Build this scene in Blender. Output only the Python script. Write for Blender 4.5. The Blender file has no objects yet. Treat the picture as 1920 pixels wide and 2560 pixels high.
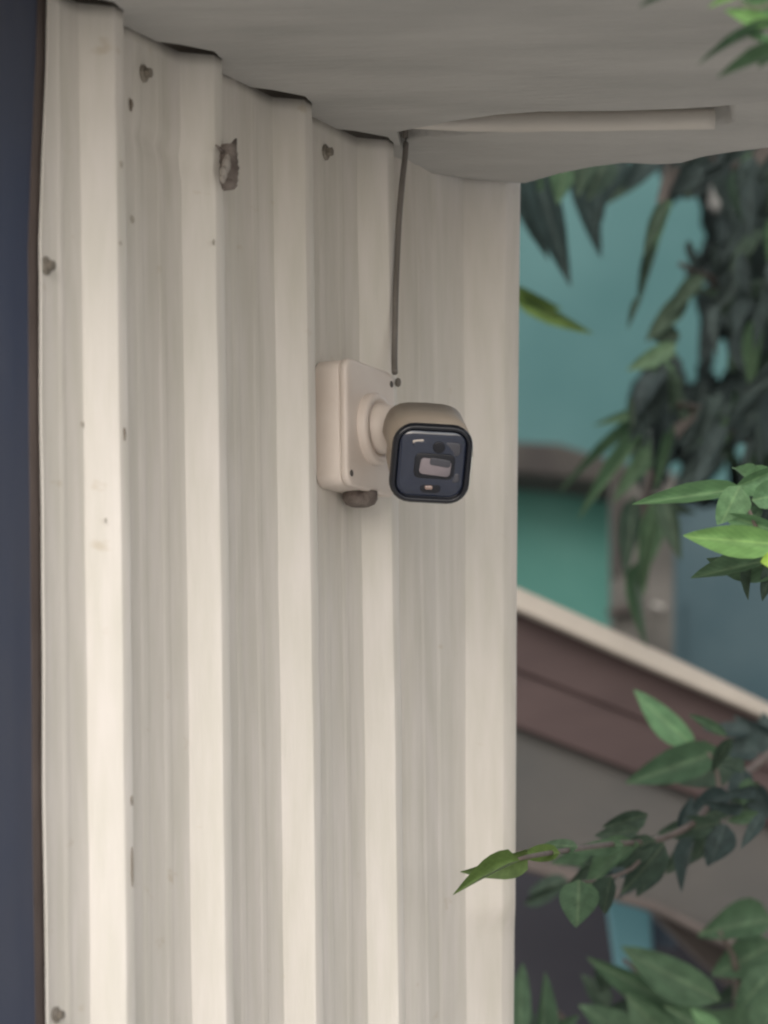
import bpy, bmesh, math, random
from mathutils import Vector, Matrix, noise
random.seed(7)
C = bpy.context.scene.collection
S = bpy.context.scene
PI = math.pi

# ------------------------------------------------------------------ camera
F = 9600.0                     # focal length in pixels of the 1920x2560 photograph
CX, CY = 960.0, 2600.0         # principal point (level camera, shifted up)
EYE = 1.6
RHO = math.radians(0.73)
cr, sr = math.cos(RHO), math.sin(RHO)
cam = bpy.data.cameras.new('camera')
cam.sensor_width = 36; cam.sensor_fit = 'AUTO'
cam.lens = F/2560*36
cam.shift_y = (CY-1280)/2560
cam.clip_start = 0.05; cam.clip_end = 500
cam.dof.use_dof = True; cam.dof.focus_distance = 4.0; cam.dof.aperture_fstop = 5.0
co = bpy.data.objects.new('camera', cam); C.objects.link(co)
co.matrix_world = Matrix(((cr,0+sr,0,0),(0,0,-1,0),(-sr,cr,0,EYE),(0,0,0,1)))
S.camera = co

# ------------------------------------------------------------------ light
SUN_EL, SUN_AZ = math.radians(30), math.radians(-9)     # azimuth: direction the light comes from, seen from -Y towards +X
world = bpy.data.worlds.new('World'); S.world = world; world.use_nodes = True
wn, wl = world.node_tree.nodes, world.node_tree.links
bg = wn['Background']
sky = wn.new('ShaderNodeTexSky'); sky.sky_type = 'NISHITA'; sky.sun_disc = False
sky.sun_elevation = SUN_EL; sky.sun_rotation = math.radians(180)-SUN_AZ
sky.dust_density = 1.2; sky.air_density = 1.0
hsv = wn.new('ShaderNodeHueSaturation'); hsv.inputs['Saturation'].default_value = 0.28
tint = wn.new('ShaderNodeMix'); tint.data_type = 'RGBA'; tint.blend_type = 'MULTIPLY'; tint.inputs[0].default_value = 1
tint.inputs[7].default_value = (1.0, 0.955, 0.90, 1)
wl.new(sky.outputs[0], hsv.inputs['Color']); wl.new(hsv.outputs[0], tint.inputs[6]); wl.new(tint.outputs[2], bg.inputs[0])
bg.inputs[1].default_value = 0.15
sun = bpy.data.lights.new('sun', 'SUN'); sun.energy = 0.42; sun.angle = math.radians(30); sun.color = (1, .965, .91)
so = bpy.data.objects.new('sun', sun); C.objects.link(so)
ld = Vector((math.sin(SUN_AZ)*math.cos(SUN_EL), -math.cos(SUN_AZ)*math.cos(SUN_EL), math.sin(SUN_EL)))
so.rotation_euler = ld.to_track_quat('Z', 'Y').to_euler()
S.view_settings.view_transform = 'Standard'; S.view_settings.look = 'None'
S.view_settings.gamma = 1; S.view_settings.use_curve_mapping = False
S.view_settings.exposure = 0.9
S.render.engine = 'CYCLES'
S.cycles.filter_width = 2.2
S.cycles.max_bounces = 8

# ------------------------------------------------------------------ geometry helpers
def ray(px, py):
    x, y = (px-CX)/F, (CY-py)/F
    return x*cr + y*sr, -x*sr + y*cr           # X/Y, Z/Y
def P(px, py, Y):
    a, b = ray(px, py); return Vector((a*Y, Y, EYE+b*Y))
def Pz(px, py, z):
    a, b = ray(px, py); Y = (z-EYE)/b; return Vector((a*Y, Y, z))
A = math.radians(65)
T = Vector((math.cos(A), math.sin(A), 0)); N = Vector((math.sin(A), -math.cos(A), 0))
W0 = Vector((-0.271, 3.55, 0))
H = EYE+0.961                                   # underside of the soffit
def Wp(s, n, z): return W0 + T*s + N*n + Vector((0,0,z))
def wall_at(px, py, n=0.0):                     # (s, z) where the ray meets the wall plane at offset n
    a, b = ray(px, py)
    d = Vector((a, 1, b)); q = W0 + N*n
    k = (q.x*N.x + q.y*N.y)/(d.x*N.x + d.y*N.y)
    p = d*k
    return (p.x-q.x)*T.x + (p.y-q.y)*T.y, EYE+p.z

def obj(name, verts, faces, m, parent=None, smooth=False, mods=()):
    me = bpy.data.meshes.new(name); me.from_pydata([tuple(v) for v in verts], [], faces); me.update()
    bm = bmesh.new(); bm.from_mesh(me); bmesh.ops.recalc_face_normals(bm, faces=bm.faces); bm.to_mesh(me); bm.free()
    return link(name, me, m, parent, smooth, mods)
def link(name, me, m, parent=None, smooth=False, mods=()):
    o = bpy.data.objects.new(name, me)
    if m and not me.materials: me.materials.append(m)
    if smooth:
        for p in me.polygons: p.use_smooth = True
    C.objects.link(o)
    for k in mods:
        if k[0] == 'bevel':
            b = o.modifiers.new('b', 'BEVEL'); b.width = k[1]; b.segments = k[2]; b.limit_method = 'ANGLE'; b.angle_limit = math.radians(30)
        if k[0] == 'solid':
            b = o.modifiers.new('s', 'SOLIDIFY'); b.thickness = k[1]; b.offset = k[2]
    if parent:
        o.parent = parent; o.matrix_parent_inverse = Matrix.Translation(parent.location).inverted()
    return o
def thing(name, label, cat, loc=(0,0,0), group=None):
    o = bpy.data.objects.new(name, None); C.objects.link(o); o.location = loc; o.empty_display_size = .05
    return tag(o, label, cat, group)
def tag(o, label, cat, group=None):
    o['label'] = label; o['category'] = cat
    if group: o['group'] = group
    return o
def bm_obj(name, bm, m, parent=None, smooth=False, mods=()):
    bmesh.ops.recalc_face_normals(bm, faces=bm.faces)
    me = bpy.data.meshes.new(name); bm.to_mesh(me); bm.free()
    return link(name, me, m, parent, smooth, mods)
def prism(name, pts, off, m, parent=None, mods=()):
    """solid from a planar outline (world points) pushed by the vector off"""
    n = len(pts); v = [Vector(p) for p in pts] + [Vector(p)+off for p in pts]
    f = [tuple(range(n)), tuple(range(2*n-1, n-1, -1))] + [(i, (i+1) % n, n+(i+1) % n, n+i) for i in range(n)]
    return obj(name, v, f, m, parent, mods=mods)
def frame(o, x, y, z):
    M = Matrix.Identity(4)
    for i in range(3): M[i][0] = x[i]; M[i][1] = y[i]; M[i][2] = z[i]; M[i][3] = o[i]
    return M
def tube_bm(bm, pts, rad, seg=8, cap=True):
    rings = []
    up = Vector((0,0,1))
    for i, p in enumerate(pts):
        p = Vector(p); d = (Vector(pts[min(i+1, len(pts)-1)])-Vector(pts[max(i-1, 0)])).normalized()
        a = d.cross(up); a = a.normalized() if a.length > .05 else Vector((1,0,0))
        b = d.cross(a).normalized(); r = rad[i] if isinstance(rad, (list, tuple)) else rad
        rings.append([bm.verts.new(p + a*r*math.cos(2*PI*k/seg) + b*r*math.sin(2*PI*k/seg)) for k in range(seg)])
    for i in range(len(rings)-1):
        for k in range(seg): bm.faces.new((rings[i][k], rings[i][(k+1) % seg], rings[i+1][(k+1) % seg], rings[i+1][k]))
    if cap: bm.faces.new(rings[0][::-1]); bm.faces.new(rings[-1])
def tube(name, pts, rad, m, parent=None, seg=8):
    bm = bmesh.new(); tube_bm(bm, pts, rad, seg); return bm_obj(name, bm, m, parent, True)
def smooth_pts(pts, k=5):
    out = []
    p = [Vector(q) for q in pts]; p = [p[0]*2-p[1]] + p + [p[-1]*2-p[-2]]
    for i in range(1, len(p)-2):
        for j in range(k):
            t = j/k; a, b, c, d = p[i-1:i+3]
            out.append(.5*((2*b)+(c-a)*t+(2*a-5*b+4*c-d)*t*t+(3*b-a-3*c+d)*t**3))
    out.append(p[-2]); return out
def loft(bm, rings, cap0=True, cap1=True):
    vs = [[bm.verts.new(p) for p in r] for r in rings]; n = len(vs[0])
    for i in range(len(vs)-1):
        for k in range(n): bm.faces.new((vs[i][k], vs[i][(k+1) % n], vs[i+1][(k+1) % n], vs[i+1][k]))
    if cap0: bm.faces.new(vs[0][::-1])
    if cap1: bm.faces.new(vs[-1])
def rsq(M, w, h, r, z, seg=6):
    """rounded rectangle ring at local height z, in frame M"""
    out = []
    for cx, cy, a0 in ((w-r, h-r, 0), (-w+r, h-r, 90), (-w+r, -h+r, 180), (w-r, -h+r, 270)):
        for k in range(seg+1):
            a = math.radians(a0+90*k/seg); out.append(M @ Vector((cx+r*math.cos(a), cy+r*math.sin(a), z)))
    return out

# ------------------------------------------------------------------ materials
def mat(name, col, rough=.6, col2=None, scale=8, stretch=(1,1,1), bump=.0, bscale=60, spec=.5, metal=0, coat=0, detail=5, mixr=(.35,.65), coat_rough=.05):
    m = bpy.data.materials.new(name); m.use_nodes = True
    n, l = m.node_tree.nodes, m.node_tree.links; b = n['Principled BSDF']
    b.inputs['Roughness'].default_value = rough; b.inputs['Metallic'].default_value = metal
    b.inputs['Specular IOR Level'].default_value = spec
    b.inputs['Coat Weight'].default_value = coat; b.inputs['Coat Roughness'].default_value = coat_rough
    tc = n.new('ShaderNodeTexCoord'); mp = n.new('ShaderNodeMapping'); mp.inputs['Scale'].default_value = stretch
    l.new(tc.outputs['Object'], mp.inputs[0])
    if col2:
        t = n.new('ShaderNodeTexNoise'); t.inputs['Scale'].default_value = scale; t.inputs['Detail'].default_value = detail
        l.new(mp.outputs[0], t.inputs['Vector'])
        r = n.new('ShaderNodeValToRGB'); r.color_ramp.elements[0].position, r.color_ramp.elements[1].position = mixr
        r.color_ramp.elements[0].color = (*col, 1); r.color_ramp.elements[1].color = (*col2, 1)
        l.new(t.outputs['Fac'], r.inputs[0]); l.new(r.outputs[0], b.inputs['Base Color'])
    else: b.inputs['Base Color'].default_value = (*col, 1)
    if bump:
        t2 = n.new('ShaderNodeTexNoise'); t2.inputs['Scale'].default_value = bscale; t2.inputs['Detail'].default_value = 6
        l.new(mp.outputs[0], t2.inputs['Vector'])
        bp = n.new('ShaderNodeBump'); bp.inputs['Strength'].default_value = bump; bp.inputs['Distance'].default_value = .01
        l.new(t2.outputs['Fac'], bp.inputs['Height']); l.new(bp.outputs[0], b.inputs['Normal'])
    return m
def leafmat(name, col, col2, trans=.25, rough=.45):
    m = bpy.data.materials.new(name); m.use_nodes = True
    n, l = m.node_tree.nodes, m.node_tree.links; b = n['Principled BSDF']; out = n['Material Output']
    oi = n.new('ShaderNodeObjectInfo'); tc = n.new('ShaderNodeTexCoord')
    t = n.new('ShaderNodeTexNoise'); t.inputs['Scale'].default_value = 9; l.new(tc.outputs['Object'], t.inputs['Vector'])
    ad = n.new('ShaderNodeMath'); ad.operation = 'MULTIPLY_ADD'; ad.inputs[1].default_value = .6
    l.new(oi.outputs['Random'], ad.inputs[0])
    sc = n.new('ShaderNodeMath'); sc.operation = 'MULTIPLY'; sc.inputs[1].default_value = .4
    l.new(t.outputs['Fac'], sc.inputs[0]); l.new(sc.outputs[0], ad.inputs[2])
    r = n.new('ShaderNodeMix'); r.data_type = 'RGBA'; r.inputs[6].default_value = (*col, 1); r.inputs[7].default_value = (*col2, 1)
    l.new(ad.outputs[0], r.inputs[0])
    # midrib and side veins from the leaf's own coordinates
    sx = n.new('ShaderNodeSeparateXYZ'); l.new(tc.outputs['Object'], sx.inputs[0])
    ab = n.new('ShaderNodeMath'); ab.operation = 'ABSOLUTE'; l.new(sx.outputs[1], ab.inputs[0])
    md = n.new('ShaderNodeMapRange'); md.inputs[1].default_value = .012; md.inputs[2].default_value = .045; md.inputs[3].default_value = 1; md.inputs[4].default_value = 0; l.new(ab.outputs[0], md.inputs[0])
    sb_ = n.new('ShaderNodeMath'); sb_.operation = 'MULTIPLY_ADD'; sb_.inputs[1].default_value = -.55; l.new(ab.outputs[0], sb_.inputs[0]); l.new(sx.outputs[0], sb_.inputs[2])
    fr = n.new('ShaderNodeMath'); fr.operation = 'PINGPONG'; fr.inputs[1].default_value = .045; l.new(sb_.outputs[0], fr.inputs[0])
    vm = n.new('ShaderNodeMapRange'); vm.inputs[1].default_value = .0; vm.inputs[2].default_value = .012; vm.inputs[3].default_value = .45; vm.inputs[4].default_value = 0; l.new(fr.outputs[0], vm.inputs[0])
    mxm = n.new('ShaderNodeMath'); mxm.operation = 'MAXIMUM'; l.new(md.outputs[0], mxm.inputs[0]); l.new(vm.outputs[0], mxm.inputs[1])
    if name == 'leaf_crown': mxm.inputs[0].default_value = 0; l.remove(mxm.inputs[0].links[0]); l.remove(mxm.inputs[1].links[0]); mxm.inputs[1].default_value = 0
    bl = n.new('ShaderNodeTexNoise'); bl.inputs['Scale'].default_value = 4.5; bl.inputs['Detail'].default_value = 5; l.new(tc.outputs['Object'], bl.inputs['Vector'])
    bm_ = n.new('ShaderNodeMapRange'); bm_.inputs[1].default_value = .35; bm_.inputs[2].default_value = .7; bm_.inputs[3].default_value = .72; bm_.inputs[4].default_value = 1.25; l.new(bl.outputs['Fac'], bm_.inputs[0])
    k1 = n.new('ShaderNodeMix'); k1.data_type = 'RGBA'; k1.inputs[7].default_value = (col2[0]*1.35, col2[1]*1.25, col2[2]*1.25, 1); l.new(mxm.outputs[0], k1.inputs[0]); l.new(r.outputs[2], k1.inputs[6])
    k2 = n.new('ShaderNodeVectorMath'); k2.operation = 'SCALE'; l.new(k1.outputs[2], k2.inputs[0]); l.new(bm_.outputs[0], k2.inputs['Scale'])
    l.new(k2.outputs[0], b.inputs['Base Color'])
    b.inputs['Roughness'].default_value = rough; b.inputs['Specular IOR Level'].default_value = .22
    tr = n.new('ShaderNodeBsdfTranslucent'); l.new(r.outputs[2], tr.inputs[0])
    mx = n.new('ShaderNodeMixShader'); mx.inputs[0].default_value = trans
    l.new(b.outputs[0], mx.inputs[1]); l.new(tr.outputs[0], mx.inputs[2]); l.new(mx.outputs[0], out.inputs[0])
    return m

# cream painted steel: faint vertical run marks, dust, sparse dark specks
def cream_mat():
    m = mat('cream_paint', (.68,.635,.585), .5, (.77,.725,.68), 1.6, (5,5,.6), .05, 40, .4, mixr=(.3,.7))
    n, l = m.node_tree.nodes, m.node_tree.links; b = n['Principled BSDF']
    src = b.inputs['Base Color'].links[0].from_socket
    tc = n.new('ShaderNodeTexCoord'); mp = n.new('ShaderNodeMapping'); mp.inputs['Scale'].default_value = (60,60,9)
    l.new(tc.outputs['Object'], mp.inputs[0])
    t = n.new('ShaderNodeTexNoise'); t.inputs['Scale'].default_value = 1; t.inputs['Detail'].default_value = 4; l.new(mp.outputs[0], t.inputs['Vector'])
    r = n.new('ShaderNodeValToRGB'); r.color_ramp.elements[0].position = .35; r.color_ramp.elements[1].position = .7
    r.color_ramp.elements[0].color = (.90,.91,.88,1); r.color_ramp.elements[1].color = (1,1,1,1); l.new(t.outputs['Fac'], r.inputs[0])
    v = n.new('ShaderNodeTexNoise'); v.inputs['Scale'].default_value = 22; v.inputs['Detail'].default_value = 3
    mp2 = n.new('ShaderNodeMapping'); mp2.inputs['Scale'].default_value = (1,1,1.6); l.new(tc.outputs['Object'], mp2.inputs[0]); l.new(mp2.outputs[0], v.inputs['Vector'])
    r2 = n.new('ShaderNodeValToRGB'); r2.color_ramp.elements[0].position = .70; r2.color_ramp.elements[1].position = .78
    r2.color_ramp.elements[0].color = (1,1,1,1); r2.color_ramp.elements[1].color = (.88,.84,.78,1); l.new(v.outputs['Fac'], r2.inputs[0])
    a = n.new('ShaderNodeMix'); a.data_type='RGBA'; a.blend_type='MULTIPLY'; a.inputs[0].default_value = 1
    l.new(src, a.inputs[6]); l.new(r.outputs[0], a.inputs[7])
    c = n.new('ShaderNodeMix'); c.data_type='RGBA'; c.blend_type='MULTIPLY'; c.inputs[0].default_value = 1
    l.new(a.outputs[2], c.inputs[6]); l.new(r2.outputs[0], c.inputs[7]); l.new(c.outputs[2], b.inputs['Base Color'])
    return m
M_cream = cream_mat()
M_soffit = mat('soffit_board', (.39,.385,.37), .75, (.49,.48,.46), 3.0, (1.2,4,1), .35, 26)
M_batten = mat('batten_paint', (.60,.56,.51), .7, (.68,.64,.59), 6, (1,6,1), .1, 40)
M_void = mat('roof_void', (.26,.235,.21), .9)
M_blue = mat('blue_paint', (.045,.058,.10), .5, (.068,.075,.105), 5, (1,1,.5), .1, 30)
M_rust = mat('rusty_edge', (.06,.045,.04), .8, (.10,.078,.07), 14, (1,1,.4), .2, 60)
M_screw = mat('weathered_screw', (.16,.14,.12), .5, (.28,.25,.21), 80, metal=.3)
M_box = mat('white_plastic', (.66,.575,.515), .45, (.76,.68,.62), 9, (1,1,1), .03, 60)
M_body = mat('camera_shell', (.31,.255,.205), .45, (.39,.33,.27), 10, bump=.03)
M_black = mat('black_gloss', (.007,.008,.014), .2, spec=.5, coat=.25)
M_glass = mat('front_glass', (.012,.019,.045), .07, spec=.6, coat=1)
M_lens_refl = mat('lens_window', (.16,.14,.16), .12, (.26,.22,.24), 30, coat=1)  # pinkish grey reflection painted into the lens colour
M_irw = mat('infrared_glass', (.055,.055,.07), .15, coat=1)
M_led_glint = mat('led_lens', (.36,.25,.22), .15, coat=1)  # pinkish highlight painted as the colour of the small led
M_dark = mat('dark_rubber', (.07,.06,.055), .6)
M_cable = mat('grey_cable', (.15,.135,.12), .6, (.20,.18,.165), 20)
M_nest = mat('mud_nest', (.12,.095,.085), .9, (.24,.205,.185), 60, bump=.5, bscale=200)
M_pale = mat('pale_cocoon', (.34,.31,.285), .7)
M_teal = mat('teal_wall', (.056,.145,.150), .8, (.085,.188,.192), 2, bump=.1)
M_teal2 = mat('green_teal_wall', (.055,.18,.152), .8, (.08,.215,.185), 4, bump=.1)
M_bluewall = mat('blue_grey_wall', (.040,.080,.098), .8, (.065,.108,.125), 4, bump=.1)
M_conc = mat('concrete', (.075,.072,.066), .9, (.15,.142,.13), 6, bump=.3)
M_ledge = mat('brown_ledge', (.045,.04,.038), .9, (.065,.06,.053), 9, bump=.3)
M_fascia = mat('fascia_paint', (.33,.295,.255), .6, (.39,.35,.305), 8, bump=.05)
M_maroon = mat('maroon_board', (.040,.0215,.021), .7, (.052,.030,.029), 6, (1,1,3), .1, 40)
M_grey = mat('grey_render', (.062,.061,.059), .85, (.083,.077,.071), 4, bump=.2)
M_beam = mat('pinkish_beam', (.085,.070,.064), .8, (.11,.09,.082), 9, bump=.1)
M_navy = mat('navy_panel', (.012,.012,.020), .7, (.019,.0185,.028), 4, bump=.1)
M_sheet = mat('pale_blue_sheet', (.085,.225,.26), .6, (.11,.26,.30), 5)
M_dbeam = mat('dark_brown_beam', (.045,.036,.032), .8, (.065,.053,.048), 9)
M_ground = mat('ground', (.40,.385,.36), .9, (.50,.485,.455), 1.2, bump=.2)
M_bark = mat('bark', (.05,.042,.036), .9, (.10,.085,.075), 20, (1,1,.3), .5, 60)
M_stem = mat('pink_stem', (.10,.078,.068), .7, (.15,.12,.105), 30)
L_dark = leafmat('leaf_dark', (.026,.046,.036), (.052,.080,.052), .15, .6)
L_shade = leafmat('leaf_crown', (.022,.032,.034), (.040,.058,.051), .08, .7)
L_blue = leafmat('leaf_blue_dark', (.024,.040,.040), (.044,.066,.062), .12, .6)
L_mid = leafmat('leaf_mid', (.052,.10,.058), (.090,.150,.085), .25,.55)
L_olive = leafmat('leaf_olive', (.07,.12,.03), (.11,.17,.055), .3)
L_bright = leafmat('leaf_bright', (.19,.37,.13), (.25,.45,.16), .35)
L_soft = leafmat('leaf_soft', (.12,.24,.125), (.17,.31,.15), .35)
L_yellow = leafmat('leaf_yellow', (.34,.55,.08), (.40,.62,.12), .4)

# ------------------------------------------------------------------ setting
g = obj('ground', [(-150,-150,0),(150,-150,0),(150,150,0),(-150,150,0)], [(0,1,2,3)], M_ground); g['kind'] = 'structure'

# ------------------------------------------------------------------ cladding
wall = thing('cladding_wall', 'cream corrugated steel wall with upright ribs under the grey eave', 'wall', Wp(0,0,0))
RH, FL, CR, PIT = .0242, .0259, .017, .200
def pan_pts(s0, s1):
    """flat pan with two low stiffening swages"""
    out = []; L = s1-s0
    for f in (.34, .68):
        c = s0+L*f
        for ds, dn in ((-.008,0),(-.004,.0007),(.004,.0007),(.008,0)): out.append((c+ds, dn))
    return out
def corner(pts, r=.0013):
    """round every corner of the section"""
    out = [pts[0]]
    for i in range(1, len(pts)-1):
        a, b, c = Vector(pts[i-1]), Vector(pts[i]), Vector(pts[i+1])
        u, v = (a-b), (c-b); k = min(r, u.length*.4, v.length*.4)
        p, q = b+u.normalized()*k, b+v.normalized()*k
        out += [tuple(p), tuple((p+q+b*2)/4), tuple(q)]
    out.append(pts[-1]); return out
prof = [(-.083,.004),(-.0775,.0035),(-.074,0)]
prof += [(-.045,0),(-.041,.0007),(-.036,.0007),(-.032,0)]
for k in range(4):
    b = k*PIT
    prof += [(b,0),(b+FL,RH),(b+FL+CR,RH),(b+2*FL+CR,0)]
    if k < 3: prof += pan_pts(b+2*FL+CR, b+PIT)
prof += [(.69,0)]
prof = corner(prof)
edge_tab = [(-80,112),(0,110),(150,107),(300,100),(600,88),(1000,91),(1300,95),(2000,99),(2560,108),(9999,112)]
def edge_s(z):
    for _ in range(1):
        py = CY-(z-EYE)/3.48*F
    for (y0,x0),(y1,x1) in zip(edge_tab, edge_tab[1:]):
        if y0 <= py <= y1 or (y0 == -80 and py < y0):
            t = min(max((py-y0)/(y1-y0),0),1); x = x0+(x1-x0)*t; break
    else: x = 112
    py = min(max(py,-80),2700)
    return wall_at(x, py)[0] if py <= 2600 else -.079
def crease(s, z):
    """dent pressed across the second rib"""
    d = abs((z-(2.47-.09*(s-.06)))-.0)
    return -.0045*math.exp(-(d/.010)**2)*math.exp(-((s-.16)/.10)**2)
zs = [0]+[.2*i for i in range(1,8)]
z = 1.45
while z < H+.008: zs.append(z); z += .0125
rows = []
for z in zs:
    e = edge_s(z); r = []
    for i, (s, n) in enumerate(prof):
        if s < -.03: s = e + (s+.083)*(( -.03)-e)/(-.03+.083)
        w = .0011*noise.noise(Vector((s*6, z*2.2, 3))) + .0006*noise.noise(Vector((s*25, z*9, 8)))
        ds = .0009*noise.noise(Vector((s*4, z*5, 20)))
        r.append(Wp(s+ds, n+w+crease(s, z), z))
    rows.append(r)
nc = len(prof)
vs = [p for r in rows for p in r]
fs = [(i*nc+j, i*nc+j+1, (i+1)*nc+j+1, (i+1)*nc+j) for i in range(len(rows)-1) for j in range(nc-1)]
sh = obj('corrugated_sheet', vs, fs, M_cream, wall, True, (('solid', .0008, 0),))
# corner flashing: laps over the last pan, then turns towards the viewer
C0 = Vector((W0.x+T.x*.6705, W0.y+T.y*.6705))
def seg(p, deg, px, z=2.3):
    """walk from p in direction deg until the vertical there is seen at pixel column px (row 1100)"""
    d = Vector((math.cos(math.radians(deg)), math.sin(math.radians(deg))))
    a = ray(px, 1100)[0]; k = (a*p.y-p.x)/(d.x-a*d.y); return p+d*k
q0 = C0 + Vector((N.x, N.y))*.0012
q1 = seg(q0, 65, 1046); q1b = seg(q1, 50, 1054); q1c = seg(q1b, 65, 1086); q2a = seg(q1c, 52, 1096); q2b = seg(q2a, 62, 1130)
q2 = seg(q2b, 58, 1161); q3 = seg(q2, 17, 1262); q4 = seg(q3, 44, 1282); q5 = seg(q4, 52, 1296)
q6 = q5 + Vector((-.001, .02)); q7 = q6 + Vector((-.05,.09))
cp = corner([tuple(q) for q in (q0,q1,q1b,q1c,q2a,q2b,q2,q3,q4,q5,q6,q7)], .0014)
rows = []
zc = [0,.3,.6,.9,1.2,1.4]; z = 1.45
while z < H+.02: zc.append(z); z += .0125
for z in zc:
    r = []
    for i, (x, y) in enumerate(cp):
        w = .0012*noise.noise(Vector((x*20, z*2.5, 5)))
        t = max(0, min(1, (x-q2.x)/(q5.x-q2.x)))
        bulge = .004*t*math.exp(-((z-1.755)/.018)**2) - .020*t*max(0, min(1, (1.744-z)/.014))
        t2 = max(0, min(1, (x-q1.x)/(q5.x-q1.x))); py = CY-(z-EYE)/4.3*F
        dx = t2*(11-41*max(-.2, min(1.2, (py-460)/2100)))/F*4.3
        r.append(Vector((x+N.x*w+dx, y+N.y*w-bulge, z)))
    rows.append(r)
nc = len(cp)
obj('corner_flashing', [p for r in rows for p in r], [(i*nc+j, i*nc+j+1, (i+1)*nc+j+1, (i+1)*nc+j) for i in range(len(rows)-1) for j in range(nc-1)], M_cream, wall, True, (('solid', .0008, 0),))
prism('corner_tab', [Vector((q4.x+.004,q4.y-.004,H-.004)), Vector((q5.x+.004,q5.y-.003,H+.001)), Vector((q5.x+.0015,q5.y-.002,H-.012))], Vector((-.0008,-.001,0)), M_cream, wall)
# screws: domed washer and hex head
def screw(px, py, r, n0=.0006, tilt=0):
    s, z = wall_at(px, py, n0)
    M = frame(Wp(s, n0, z), T, Vector((0,0,1)), N)
    bm = bmesh.new()
    def ring(rad, h, k=12): return [M @ Vector((rad*math.cos(2*PI*i/k), rad*math.sin(2*PI*i/k), h)) for i in range(k)]
    loft(bm, [ring(r, 0), ring(r, r*.18), ring(r*.72, r*.4)], False, True)
    hx = [[M @ Vector((r*.55*math.cos(2*PI*i/6+tilt), r*.55*math.sin(2*PI*i/6+tilt), h)) for i in range(6)] for h in (r*.35, r*1.0)]
    loft(bm, hx, False, True)
    return bm_obj('screw', bm, M_screw, wall)
for a in ((114,665,.0085),(358,184,.0085),(812,381,.0085),(140,2537,.0075)): screw(*a, tilt=a[0])
# paint chips and rust specks, a hair proud of the sheet
M_chip = mat('rust_chip', (.17,.13,.10), .8, (.25,.21,.17), 90); M_mark = mat('faint_mark', (.42,.38,.33), .8, (.50,.46,.40), 90)
def chip(px, py, w, h, n0):
    s, z = wall_at(px, py, n0); random.seed(px)
    k = 9; pts = []
    for i in range(k):
        a = 2*PI*i/k; rr = random.uniform(.6,1)
        pts.append(Wp(s+w*rr*math.cos(a), n0, z+h*rr*math.sin(a)))
    prism('paint_chip', pts, N*.0007, M_mark if px in (303,533,300,263,206,331) else M_chip, wall)
for a in ((327,262,.004,.007,.0008),(331,548,.004,.004,.0008),(303,412,.003,.004,RH+.001),(533,605,.003,.004,RH+.001),(300,608,.003,.003,RH+.001),
          (311,1084,.002,.008,RH+.0008),(330,2168,.0015,.02,RH+.0012),(329,2000,.001,.006,RH+.0012),(263,1300,.002,.002,.016),(206,1060,.003,.003,.001)): chip(*a)

# ------------------------------------------------------------------ steel post left of the wall
post = thing('steel_post', 'dark blue painted steel post with brown rusty edge left of the cream wall', 'post', Wp(-.2,-.02,0))
rowsL = []
zz = [0,.5,1,1.5]+[1.6+.06*i for i in range(18)]
vs = []; 
for z in zz:
    e = edge_s(z)
    wv = .0012*noise.noise(Vector((0, z*4, 1)))
    vs += [Wp(-.42,-.004,z), Wp(e-.006+wv,-.004,z), Wp(e-.004+wv,-.012,z), Wp(e-.004,-.05,z), Wp(-.42,-.05,z)]
fs = [(i*5+j, i*5+(j+1) % 5, (i+1)*5+(j+1) % 5, (i+1)*5+j) for i in range(len(zz)-1) for j in range(5)]
obj('post_body', vs, fs+[(0,1,2,3,4), tuple(len(vs)-5+i for i in (4,3,2,1,0))], M_blue, post)
vs = []
for z in zz:
    e = edge_s(z); wv = .001*noise.noise(Vector((4, z*5, 1)))
    vs += [Wp(e-.007+wv,-.003,z), Wp(e+.003,-.0012,z), Wp(e+.04,-.003,z), Wp(e+.04,-.02,z), Wp(e-.007+wv,-.02,z)]
obj('edge_strip', vs, fs+[(0,1,2,3,4), tuple(len(vs)-5+i for i in (4,3,2,1,0))], M_rust, post, mods=())

# ------------------------------------------------------------------ eave
eave = thing('eave_soffit', 'grey eave soffit with painted batten hanging over the ribbed wall', 'eave', (0.2,3.8,H))
def gapf(s):
    """scribed gap between board and sheet: opens towards each rib"""
    if not -.1 < s < .66: return 0
    k = ((s+1e-5) % PIT)/PIT
    if k > .75: return .034*(k-.75)/.25
    if k < .01: return .034
    if k < .14: return .019
    if k < .22: return .003
    return 0
inner = []
base_prof = [(-.5,0)]
for k in range(4):
    b = k*PIT; base_prof += [(b-.05,0),(b-.035,0),(b-.015,0),(b,0),(b+FL,RH),(b+FL+CR,RH),(b+2*FL+CR,0)]
base_prof += [(.72,0)]
for s, n in base_prof:
    gp = gapf(s+1e-6)*(1 if s > -.2 else 1)
    p = Wp(s, n+.001, H)+Vector((0,-gp,0)); inner.append(p)
far_w = [Vector((q.x, q.y, H)) + Vector((N.x,N.y,0))*.001 for q in (Vector(q1),Vector(q2),Vector(q3),Vector(q5))]
# outer line parallel to the wall, 0.80 m out
bat_a, bat_b = Pz(985, 338, H), Pz(1960, 300, H)      # line where the main board ends
OUT = .64
def outp(s): return Wp(s, OUT, H)
main = inner + [bat_a+Vector((-.0,0,0)), bat_b, ]
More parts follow.
